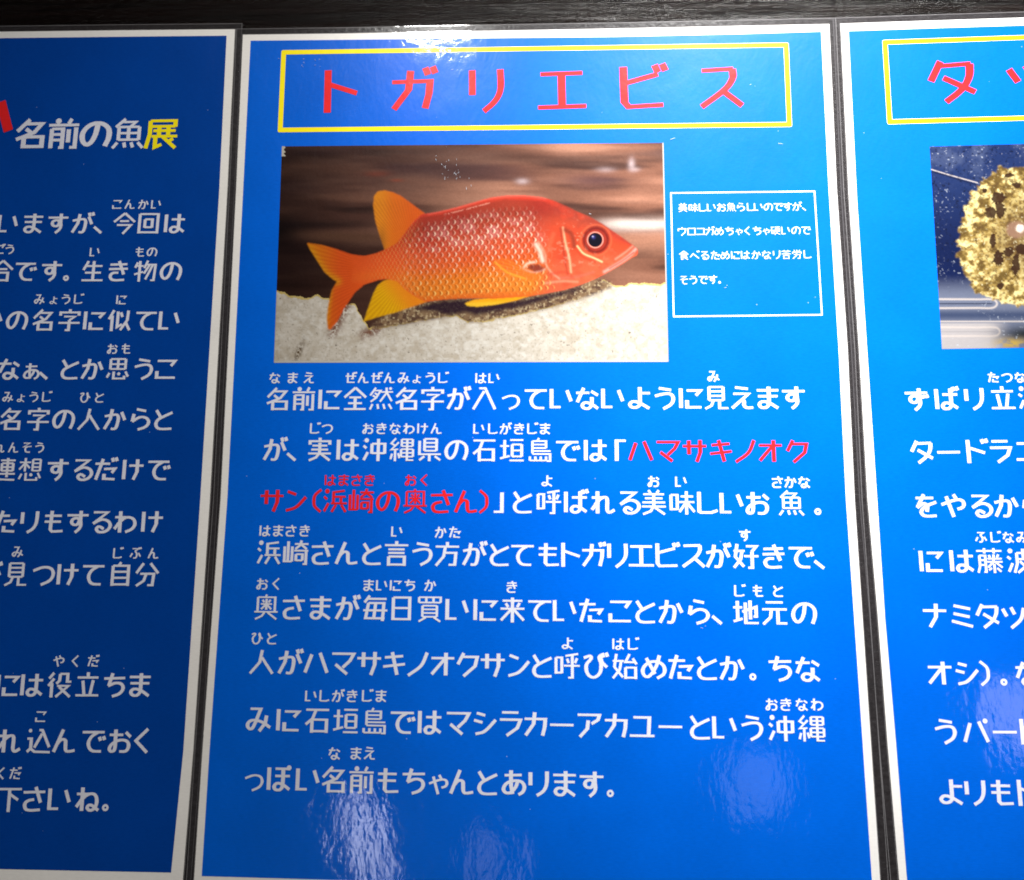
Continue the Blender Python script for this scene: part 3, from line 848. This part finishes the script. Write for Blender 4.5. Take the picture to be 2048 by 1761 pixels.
#%% FISH
def paint_fish():
    px, py = picture_grid([(565, 295), (1326.5, 288), (1336.5, 725), (549, 727)], 800, 450)
    X = (px - 530) * 2.4976; Y = (py - 270) * 2.4976
    # brown timber behind, streaked along the grain and out of focus
    Yt = Y - (X - 1000) * 0.01
    n1 = vnoise(X, Yt, 520, 64, 3, 1, 0.42); n2 = vnoise(X, Yt, 900, 90, 2, 2); n3 = vnoise(X, Y, 260, 34, 2, 3); n4 = vnoise(X, Y, 6, 6, 2, 4)
    base = lin((112, 76, 64)) * np.ones(X.shape + (3,))
    base = mixc(base, lin((196, 138, 106)), ss(X, 500, 1900) * 0.42)
    base = mixc(base, lin((214, 158, 128)), ss(n1, 0.46, 0.80) * (0.35 + 0.6 * ss(X, 300, 1500)) * (1 - 0.5 * ss(Y, 300, 700)))
    base = mixc(base, lin((62, 38, 34)), ss(n1, 0.48, 0.22) * 0.85)
    base = mixc(base, lin((70, 44, 56)), ss(n2, 0.50, 0.25) * 0.5)
    base = mixc(base, lin((205, 160, 135)), ss(n3, .35, .95) * 0.16)
    # darker plank low in the picture, dark corner at the left, lit gap at the right
    low = ss(Y, 470, 600)
    base = mixc(base, lin((58, 34, 26)), low * 0.55 * (1 - 0.55 * ss(X, 1500, 1900)))
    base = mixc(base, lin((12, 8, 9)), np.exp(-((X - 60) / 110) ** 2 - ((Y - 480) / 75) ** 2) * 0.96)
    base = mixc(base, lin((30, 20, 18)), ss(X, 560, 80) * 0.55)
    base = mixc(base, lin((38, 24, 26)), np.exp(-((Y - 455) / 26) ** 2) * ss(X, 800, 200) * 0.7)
    base = mixc(base, lin((128, 92, 70)), np.exp(-((Y - 505 - X * 0.02) / 26) ** 2) * ss(X, 120, 330) * ss(X, 900, 500) * 0.85)
    base = mixc(base, lin((70, 44, 34)), np.exp(-((Y - 405 - (X - 1700) * .03) / 22) ** 2) * ss(X, 1400, 1700) * 0.6)
    lit = np.exp(-((Y - 452 + (n3 - .5) * 22) / (24 + 10 * n2)) ** 2) * ss(X, 1590, 1800)
    base = mixc(base, lin((250, 236, 222)), lit * 0.95)
    base = mixc(base, lin((190, 140, 112)), np.exp(-((Y - 545) / 55) ** 2) * ss(X, 1700, 1850) * 0.6)
    for cx, cy, sx, sy, a in ((1285, 237, 30, 14, .8), (1830, 150, 16, 28, .75), (1700, 180, 45, 14, .4), (1845, 178, 26, 12, .5), (660, 232, 30, 8, .4), (560, 200, 60, 14, .3)):
        c = (222, 205, 205) if cx > 1000 else (214, 96, 60)
        base = mixc(base, lin(c), np.exp(-((X - cx) / sx) ** 2 - ((Y - cy) / sy) ** 2) * a)
    base = mixc(base, lin((74, 46, 62)), np.exp(-((X - 1640) / 150) ** 2 - ((Y - 232) / 30) ** 2) * 0.6)
    base *= ((0.9 + 0.2 * n4) * (0.58 + 0.42 * ss(X, 300, 1700)))[..., None] * np.array([.88, .80, .82])
    # sand
    jag = vnoise(X, Y, 26, 26, 3, 8)
    top = np.interp(X[0], [0, 62, 110, 150, 240, 290, 330, 420, 470, 540, 640, 780, 900, 960, 1020, 1100, 1250, 1450, 1600, 1680, 1740, 1850, 2048],
                    [770, 770, 785, 805, 822, 803, 815, 850, 850, 965, 955, 925, 905, 900, 935, 925, 900, 850, 795, 725, 755, 745, 742])
    sandm = Y > top[None, :] + (jag - 0.5) * 22
    g1 = vnoise(X, Y, 9, 9, 2, 11); g2 = vnoise(X, Y, 34, 30, 3, 12); g3 = vnoise(X, Y, 20, 17, 3, 13)
    sand = lin((216, 206, 190)) * np.ones(X.shape + (3,))
    sand = mixc(sand, lin((244, 236, 224)), ss(g2, .2, .8) * 0.6)
    sand = mixc(sand, lin((160, 150, 134)), ss(g1, .55, .85) * 0.40)
    sand = mixc(sand, lin((252, 248, 240)), ss(g3, .5, .85) * 0.6)
    sand = mixc(sand, lin((96, 84, 70)), ss(g1 * .6 + g3 * .4, .30, .17) * 0.75)
    sand = mixc(sand, lin((205, 190, 168)), ss(g2, .5, .2) * 0.35)
    yel = (Y - top[None, :] - (jag - .5) * 22 < 9)
    sand = mixc(sand, lin((222, 190, 60)), yel * 0.7)
    sand = mixc(sand, lin((92, 66, 30)), np.exp(-((X - 172 - (Y - 1085) * -.35) / 16) ** 2 - ((Y - 1085) / 52) ** 2) * ss(g1, .25, .5) * 0.95)
    for a, b in (((420, 830), (340, 990)), ((560, 975), (500, 1000))):
        D = curve_dist([a, b], X, Y); sand = mixc(sand, lin((120, 66, 40)), np.exp(-(D / 26) ** 2) * ss(g1, .2, .55) * 0.9)
    rgb = np.where(sandm[..., None], sand, base)
    # gritty brown shadow zone under the fish
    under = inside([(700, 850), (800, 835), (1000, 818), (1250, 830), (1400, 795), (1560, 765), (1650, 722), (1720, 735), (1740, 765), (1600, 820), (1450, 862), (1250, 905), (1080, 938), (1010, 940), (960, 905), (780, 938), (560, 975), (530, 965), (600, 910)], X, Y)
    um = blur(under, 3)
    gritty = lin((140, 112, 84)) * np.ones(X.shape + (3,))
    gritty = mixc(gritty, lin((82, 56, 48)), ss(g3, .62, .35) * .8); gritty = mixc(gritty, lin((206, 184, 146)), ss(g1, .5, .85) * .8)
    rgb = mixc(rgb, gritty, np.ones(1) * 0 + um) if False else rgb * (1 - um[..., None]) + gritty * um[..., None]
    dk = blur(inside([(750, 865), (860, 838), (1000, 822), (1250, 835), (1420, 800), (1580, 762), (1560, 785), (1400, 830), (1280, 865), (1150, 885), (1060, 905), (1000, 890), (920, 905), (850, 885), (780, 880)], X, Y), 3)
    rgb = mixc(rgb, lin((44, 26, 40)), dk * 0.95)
    # ---------------- the fish
    body = [(1862, 592), (1858, 572), (1845, 563), (1830, 550), (1790, 521), (1740, 487), (1690, 451), (1620, 413), (1560, 388), (1510, 363), (1440, 332), (1380, 316), (1300, 308), (1200, 309), (1130, 318), (1050, 340), (960, 366), (880, 386), (820, 397), (785, 400),
            (740, 440), (700, 495), (660, 545), (600, 578), (560, 595), (500, 610), (430, 603), (440, 660), (430, 740), (500, 748), (560, 730), (610, 724), (660, 735), (700, 775), (740, 805), (800, 838), (900, 826), (1000, 820), (1150, 822), (1310, 812), (1400, 797), (1500, 777), (1580, 751), (1640, 727), (1700, 697), (1770, 657), (1830, 618), (1856, 606)]
    dorsal = [(800, 396), (760, 368), (720, 338), (680, 309), (640, 291), (600, 282), (566, 287), (547, 308), (542, 355), (552, 430), (572, 500), (600, 582), (660, 560), (720, 500), (770, 440)]
    tail = [(520, 608), (480, 610), (430, 600), (360, 575), (290, 555), (212, 543), (225, 572), (258, 625), (300, 690), (345, 728), (362, 736), (336, 780), (318, 850), (310, 920), (316, 972), (328, 978), (362, 940), (400, 868), (450, 792), (500, 750), (560, 731), (560, 600)]
    anal = [(625, 722), (590, 735), (565, 755), (543, 795), (520, 862), (494, 937), (560, 915), (640, 895), (740, 862), (810, 838), (780, 790), (700, 730)]
    pelvic = [(1000, 845), (1040, 828), (1120, 818), (1330, 806), (1250, 832), (1150, 852), (1060, 862), (1010, 858)]
    mb, md, mt, ma, mp_ = [inside(p, X, Y) for p in (body, dorsal, tail, anal, pelvic)]
    ang = math.atan2(-60, 1250)
    A = (X - 700) * math.cos(ang) + (Y - 600) * math.sin(ang)
    B = -(X - 700) * math.sin(ang) + (Y - 600) * math.cos(ang)
    topy = np.interp(X[0], [400, 600, 785, 880, 1050, 1200, 1380, 1560, 1700, 1862], [600, 578, 400, 386, 340, 309, 316, 388, 458, 572])
    boty = np.interp(X[0], [400, 610, 700, 800, 1000, 1310, 1500, 1640, 1862], [745, 724, 775, 838, 820, 812, 777, 727, 606])
    v = np.clip((Y - topy[None]) / (boty - topy)[None], 0, 1)
    stops = [(0, (230, 60, 44)), (0.05, (168, 40, 34)), (0.16, (160, 40, 36)), (0.30, (192, 62, 48)), (0.45, (218, 78, 46)), (0.62, (232, 98, 38)), (0.78, (238, 128, 34)), (0.92, (236, 134, 40)), (1, (226, 104, 30))]
    f = np.zeros(X.shape + (3,))
    for c in range(3):
        f[..., c] = np.interp(v, [s[0] for s in stops], [lin(s[1])[c] for s in stops])
    # tail root and rear: more orange
    rear = ss(X, 820, 560)
    f = mixc(f, lin((240, 96, 34)), rear * 0.8)
    head = ss(X - (Y - 560) * -0.12, 1340, 1470)
    hd = mixc(lin((212, 66, 38)) * np.ones(X.shape + (3,)), lin((150, 40, 42)), ss(v, .34, .02) * 0.85)
    hd = mixc(hd, lin((238, 108, 76)), ss(v, .45, .8) * 0.65)
    hd = mixc(hd, lin((214, 60, 40)), ss(vnoise(X, Y, 60, 50, 3, 21), .5, .75) * .45)
    f = mixc(f, hd, head)
    # scales: offset rows of upright crescents
    su, sv = 33.0, 27.0
    row = np.floor(B / sv); fb = B / sv - row - 0.5
    a2 = A / su + (row % 2) * 0.5 + 0.06 * np.sin(B * .05); ca = a2 - np.floor(a2) - 0.5
    arc = ca - 0.30 + 0.9 * fb * fb
    cid = (np.floor(a2) * 17 + row * 31)
    rnd = np.abs(np.sin(cid * 12.9898) * 43758.5453) % 1
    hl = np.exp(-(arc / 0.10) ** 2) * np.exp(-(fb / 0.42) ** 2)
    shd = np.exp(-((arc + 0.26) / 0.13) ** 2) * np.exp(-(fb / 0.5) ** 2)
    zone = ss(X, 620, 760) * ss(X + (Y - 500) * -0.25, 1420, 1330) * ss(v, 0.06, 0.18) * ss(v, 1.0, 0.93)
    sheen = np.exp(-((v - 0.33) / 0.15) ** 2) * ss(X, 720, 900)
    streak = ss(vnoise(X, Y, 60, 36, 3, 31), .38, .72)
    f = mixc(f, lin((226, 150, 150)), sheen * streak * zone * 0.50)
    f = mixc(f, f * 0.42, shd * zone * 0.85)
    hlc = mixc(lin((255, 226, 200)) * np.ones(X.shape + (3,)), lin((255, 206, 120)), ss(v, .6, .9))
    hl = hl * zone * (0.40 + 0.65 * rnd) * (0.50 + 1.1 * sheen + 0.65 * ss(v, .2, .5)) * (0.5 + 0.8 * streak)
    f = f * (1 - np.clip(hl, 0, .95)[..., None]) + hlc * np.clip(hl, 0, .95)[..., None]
    # smaller scales towards the tail root
    ro = np.floor(B / 17); aa = A / 19 + (ro % 2) * .5; cc = aa - np.floor(aa) - .5; fb2 = B / 17 - ro - .5
    h2 = np.exp(-((cc - .25 + .9 * fb2 ** 2) / .12) ** 2) * ss(X, 480, 620) * ss(X, 800, 700) * .30
    f = mixc(f, lin((255, 200, 120)), h2)
    # thin bright back ridge
    D = curve_dist([(820, 398), (960, 368), (1130, 320), (1300, 310), (1400, 322)], X, Y)
    f = mixc(f, lin((246, 96, 84)), np.exp(-(D / 7) ** 2) * .8)
    D = curve_dist([(900, 402), (1000, 378), (1120, 345)], X, Y)
    f = mixc(f, lin((250, 170, 150)), np.exp(-(D / 4) ** 2) * .6 * ss(n4, .3, .6))
    # gill cover plates and cheek lines
    for pts, w, c, a in (
        ([(1488, 468), (1500, 540), (1520, 620), (1528, 690)], 6, (255, 190, 150), .8),
        ([(1476, 470), (1486, 550), (1500, 640), (1512, 700)], 7, (150, 36, 30), .55),
        ([(1354, 552), (1376, 590), (1386, 632)], 11, (255, 232, 215), .85),
        ([(1366, 540), (1400, 600), (1404, 650), (1430, 690), (1470, 722)], 6, (255, 176, 150), .55),
        ([(1500, 480), (1530, 500), (1545, 560)], 14, (110, 22, 26), .7),
        ([(1560, 560), (1590, 596), (1640, 618), (1682, 638)], 5, (255, 214, 160), .9),
        ([(1552, 575), (1590, 615), (1650, 640)], 6, (190, 50, 30), .6),
        ([(1290, 672), (1310, 648), (1345, 640)], 7, (255, 215, 190), .8),
        ([(1300, 680), (1340, 690), (1395, 676)], 6, (250, 190, 170), .8),
        ([(1480, 718), (1560, 712), (1640, 690)], 8, (236, 110, 96), .5),
        ([(1400, 745), (1480, 735), (1560, 738)], 7, (250, 170, 140), .5),
        ([(1420, 700), (1500, 690), (1540, 720)], 9, (196, 56, 40), .5),
        ([(1850, 575), (1815, 612), (1760, 650), (1695, 688)], 9, (250, 170, 160), .85),
        ([(1836, 560), (1800, 590), (1750, 625)], 6, (255, 150, 130), .7),
        ([(1840, 592), (1790, 630), (1720, 672)], 4, (170, 40, 44), .65),
        ([(1560, 470), (1580, 440), (1640, 430), (1700, 462)], 10, (150, 34, 34), .35),
        ([(1440, 500), (1420, 560), (1400, 600)], 12, (238, 116, 84), .4),
    ):
        D = curve_dist(pts, X, Y); f = mixc(f, lin(c), np.exp(-(D / w) ** 2) * a)
    gap = inside([(1305, 668), (1330, 650), (1365, 650), (1398, 668), (1385, 684), (1345, 690)], X, Y)
    f = mixc(f, lin((120, 26, 34)), blur(gap, 2) * .9)
    # pectoral fin lying on the flank
    pec = inside([(1140, 640), (1165, 625), (1210, 622), (1260, 645), (1310, 680), (1360, 700), (1400, 716), (1350, 730), (1270, 722), (1200, 704), (1150, 676)], X, Y)
    pm = blur(pec, 3) * .8
    rays = 0.5 + 0.5 * np.sin(np.arctan2(Y - 720, X - 1420) * 90)
    f = f * (1 - pm[..., None]) + (mixc(lin((240, 128, 40)) * np.ones(X.shape + (3,)), lin((226, 92, 34)), rays * .6)) * pm[..., None]
    f = mixc(f, lin((255, 190, 60)), np.exp(-(curve_dist([(1150, 640), (1210, 690), (1300, 722)], X, Y) / 6) ** 2) * .5)
    f = mixc(f, lin((255, 190, 160)), ss(vnoise(X, Y, 22, 16, 2, 41), .62, .8) * np.exp(-((X - 1560) / 120) ** 2 - ((Y - 560) / 110) ** 2) * .4)
    f = mixc(f, lin((250, 170, 110)), (0.02 + 0.10 * vnoise(X, Y, 200, 90, 2, 77)) * np.ones(X.shape))
    # eye
    de = np.hypot(X - 1649, (Y - 529) * 1.0)
    do = np.hypot(X - 1652, (Y - 530))
    f = mixc(f, lin((236, 120, 80)), np.exp(-((do - 76) / 6) ** 2) * .4)
    f = mixc(f, lin((112, 22, 24)), ss(do, 78, 58) * .85)
    f = mixc(f, lin((176, 60, 44)), ss(do, 58, 48) * .8)
    f = mixc(f, lin((240, 168, 150)), np.exp(-((de - 38.5) / 3.2) ** 2) * .95)
    f = mixc(f, lin((14, 8, 30)), ss(de, 37, 33))
    f = mixc(f, lin((70, 70, 150)), np.exp(-(np.hypot(X - 1640, Y - 515) / 9) ** 2) * .8)
    f = mixc(f, lin((216, 214, 240)), np.exp(-(np.hypot(X - 1637, Y - 512) / 3.5) ** 2) * .9)
    f = np.clip(f, 0, 1) ** 1.08 * 1.02 * (0.93 + 0.14 * n4)[..., None]
    rgb2 = rgb

    def put(dst, src, mask):
        m = blur(mask, 1)[..., None]
        return dst * (1 - m) + src * m
    # fins
    th = np.arctan2(Y - 640, X - 760)
    ray = 0.5 + 0.5 * np.sin(th * 130)
    fd = mixc(lin((238, 116, 28)) * np.ones(X.shape + (3,)), lin((244, 158, 34)), ss(X, 660, 560) * .7)
    fd = mixc(fd, lin((176, 92, 26)), ray * .35 * ss(Y, 300, 360)); fd = mixc(fd, lin((232, 80, 30)), ss(X, 640, 760) * .5)
    fd = mixc(fd, lin((150, 90, 30)), np.exp(-((X - 585) / 22) ** 2) * ss(Y, 420, 540) * .6)
    rgb2 = put(rgb2, fd, md)
    th = np.arctan2(Y - 690, X - 620); ray = 0.5 + 0.5 * np.sin(th * 110)
    edge = np.minimum(np.abs(Y - (543 + (X - 212) * .30)), 1e9)
    ft = mixc(lin((240, 92, 32)) * np.ones(X.shape + (3,)), lin((236, 140, 24)), ss(X, 400, 240) * .8)
    ft = mixc(ft, lin((240, 176, 30)), ss(X - (Y - 736) * -.12, 360, 318) * ss(Y, 700, 780) * .9)
    ft = mixc(ft, lin((242, 170, 30)), np.exp(-(curve_dist([(226, 575), (300, 690), (362, 736)], X, Y) / 22) ** 2) * .7)
    ft = mixc(ft, lin((180, 60, 20)), ray * .28 * ss(X, 520, 400))
    rgb2 = put(rgb2, ft, mt)
    th = np.arctan2(Y - 700, X - 720); ray = 0.5 + 0.5 * np.sin(th * 80)
    fa = mixc(lin((248, 186, 16)) * np.ones(X.shape + (3,)), lin((206, 140, 14)), ray * .5)
    fa = mixc(fa, lin((244, 140, 28)), ss(X + (900 - Y) * .7, 640, 800))
    rgb2 = put(rgb2, fa, ma)
    fp = mixc(lin((250, 172, 26)) * np.ones(X.shape + (3,)), lin((252, 212, 60)), ss(Y, 828, 850) * .6)
    rgb2 = put(rgb2, fp, mp_)
    # blend tail root into the body
    m = blur(mb, 1) * 1.0
    soft = ss(X + (Y - 660) * .1, 400, 520)
    m = m * np.where(mt, soft, 1.0)
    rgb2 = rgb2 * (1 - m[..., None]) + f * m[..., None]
    # dark edge of belly
    fishm = mb | md | mt | ma | mp_
    # thin white border right and bottom
    nv_, nu_ = X.shape
    rgb2[-4:, :] = lin((225, 222, 215)); rgb2[:, -3:] = lin((225, 215, 205)) * .85
    rgb2[:, :2] = rgb2[:, :2] * 0.8
    # torn printing at the top left corner
    cm = (X < 101 + 4 * np.sin(Y * .3)) & (Y < 112)
    rgb2[cm] = lin((226, 220, 205))
    gain = 0.86
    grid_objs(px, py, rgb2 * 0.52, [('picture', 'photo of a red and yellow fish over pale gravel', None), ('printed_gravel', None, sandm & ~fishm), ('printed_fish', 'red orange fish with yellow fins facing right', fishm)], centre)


paint_fish()


def paint_spiny():
    c = [(1857.5, 295.5), (2170, 287), (2210, 694), (1882, 699.5)]
    px, py = picture_grid(c, 300, 400)
    X = (px - 1700) * 3.523; Y = (py - 250) * 3.523
    n1 = vnoise(X, Y, 130, 130, 4, 51); n2 = vnoise(X, Y, 14, 14, 3, 52); n3 = vnoise(X, Y, 40, 34, 3, 53)
    b = lin((42, 66, 128)) * np.ones(X.shape + (3,))
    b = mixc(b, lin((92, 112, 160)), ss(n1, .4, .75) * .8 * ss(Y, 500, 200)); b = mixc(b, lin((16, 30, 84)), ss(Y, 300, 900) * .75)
    b = mixc(b, lin((190, 200, 220)), ss(n2, .74, .86) * ss(Y, 420, 200) * .8); b = mixc(b, lin((14, 18, 48)), ss(n2, .28, .2) * .6)
    b = mixc(b, lin((250, 250, 250)), np.exp(-(curve_dist([(555, 318), (700, 362), (890, 415)], X, Y) / 4) ** 2) * .95)
    b = mixc(b, lin((8, 14, 40)), np.exp(-(curve_dist([(555, 330), (700, 374), (880, 428)], X, Y) / 5) ** 2) * .6)
    # glass sill at the bottom
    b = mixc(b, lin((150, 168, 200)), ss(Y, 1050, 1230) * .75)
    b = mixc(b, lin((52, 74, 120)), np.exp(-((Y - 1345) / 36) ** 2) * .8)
    b = mixc(b, lin((222, 226, 232)), ss(Y, 1392, 1410) * ss(X, 1150, 950) * .9)
    b = mixc(b, lin((250, 250, 248)), np.exp(-((Y - 1390) / 5) ** 2) * .9)
    for y0, x1 in ((1265, 1010), (1462, 1030)):
        ring = curve_dist([(500, y0 - 32), (900, y0 - 30), (x1 - 8, y0 - 28), (x1 + 18, y0), (x1 - 8, y0 + 28), (900, y0 + 30), (500, y0 + 32)], X, Y)
        b = mixc(b, lin((246, 246, 246)), np.exp(-(ring / 7) ** 2) * .95)
        b = mixc(b, lin((34, 44, 78)), np.exp(-((Y - y0) / 4) ** 2) * ss(X, x1, x1 - 30) * (.9 if y0 < 1300 else .2))
    b = mixc(b, lin((36, 44, 48)), np.exp(-((X - 1230) / 190) ** 2 - ((Y - 1480) / 62) ** 2) * .95)
    b = mixc(b, lin((214, 190, 90)), np.exp(-((X - 1130) / 110) ** 2 - ((Y - 1545) / 34) ** 2) * ss(n3, .3, .6))
    # the spiny round fish: ragged outline
    cx, cy = 1250, 800
    th = np.arctan2(Y - cy, X - cx); r = np.hypot((X - cx) / 1.04, (Y - cy))
    sp = vnoise(th * 100 + 900, th * 0 + 40, 4.2, 9, 2, 61)
    r0 = 480 + 26 * np.sin(th * 3 + 1) + 95 * np.clip(sp - .45, 0, 1) + 60 * (vnoise(th * 100 + 900, th * 0 + 5, 9, 9, 3, 60) - .5)
    fm = r < r0
    f = lin((172, 140, 62)) * np.ones(X.shape + (3,))
    f = mixc(f, lin((240, 224, 150)), ss(n3, .45, .75) * (.35 + .60 * ss(r / r0, .45, .9)))
    f = mixc(f, lin((96, 72, 26)), ss(n3, .55, .25) * .9)
    f = mixc(f, lin((92, 66, 34)), ss(n2, .46, .28) * .7)
    f = mixc(f, lin((96, 66, 40)), ss(r / r0, .62, .2) * .6)
    f = mixc(f, lin((244, 234, 190)), ss(n2, .66, .9) * .6)
    for x, y, sx, sy in ((1040, 520, 52, 46), (985, 625, 46, 46), (1050, 600, 36, 66), (1165, 432, 26, 24), (998, 820, 26, 50), (1040, 950, 40, 60), (940, 470, 18, 20), (1110, 900, 40, 34), (1160, 1000, 30, 80), (1050, 1140, 26, 26), (1200, 880, 50, 40), (1110, 362, 34, 16)):
        f = mixc(f, lin((58, 34, 24)), ss(np.hypot((X - x) / sx, (Y - y) / sy) + (n2 - .5) * .9, 1.08, .78) * .95)
    f = mixc(f, lin((150, 110, 90)), ss(np.hypot((X - 1165) / 80, (Y - 745) / 66), 1.1, .7) * .85)
    f = mixc(f, lin((240, 226, 214)), ss(np.hypot((X - 1190) / 36, (Y - 735) / 34) + (n2 - .5) * .4, 1.1, .5))
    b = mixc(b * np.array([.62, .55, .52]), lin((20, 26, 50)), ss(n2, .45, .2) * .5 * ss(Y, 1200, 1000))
    b = mixc(b, lin((200, 208, 220)), ss(n2, .70, .85) * ss(n1, .4, .7) * .5)
    g = f.mean(-1, keepdims=True); f = f * .80 + g * np.array([1.15, 1.0, .72]) * .20
    m = blur(fm, 1)[..., None]
    rgb = b * (1 - m) + f * m
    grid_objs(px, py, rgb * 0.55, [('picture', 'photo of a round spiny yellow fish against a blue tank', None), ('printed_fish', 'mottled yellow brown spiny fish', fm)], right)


paint_spiny()


# ------------------------------------------------------------------ fine scuffs in the film above the fish and beside the title
def scuffs():
    r = random.Random(4); V, F = [], []
    def sliver(px, py, l, w, a):
        c = at(px, py); ca, sa = math.cos(a), math.sin(a); b = len(V)
        for u, v in ((-l, -w * .5), (0, -w), (l, -w * .3), (l * .9, w * .4), (0, w), (-l, w * .6)):
            V.append((c[0] + u * ca - v * sa, Y_TEXT - 0.00012, c[2] + u * sa + v * ca))
        F.append(tuple(range(b, b + 6)))
    for i in range(26):
        t = r.random()
        sliver(875 + 65 * t + r.gauss(0, 9), 322 + 45 * t + r.gauss(0, 17), r.uniform(.00012, .0005), r.uniform(.00003, .00008), 1.57 + r.gauss(0, .35))
    for i in range(9):
        sliver(535 + 110 * r.random(), 120 + r.random() * 24, r.uniform(.0001, .0003), .00007, r.uniform(0, 3))
    for x, y, l in ((1450, 577, .0004), (1453, 573, .0002), (1180, 430, .0004), (1403, 1256, .0004), (1410, 1252, .0002), (905, 142, .0005), (1500, 172, .0003), (1345, 280, .0009), (1560, 290, .0008), (1190, 958, .0002)):
        sliver(x, y, l, .00007, r.uniform(-.3, .8))
    o = mesh_obj('scuff_marks', V, F, M_SCUFF, centre); o['kind'] = 'stuff'


M_SCUFF = printed('scuffed_film', (0.45, 0.48, 0.54), 0.1)
scuffs()
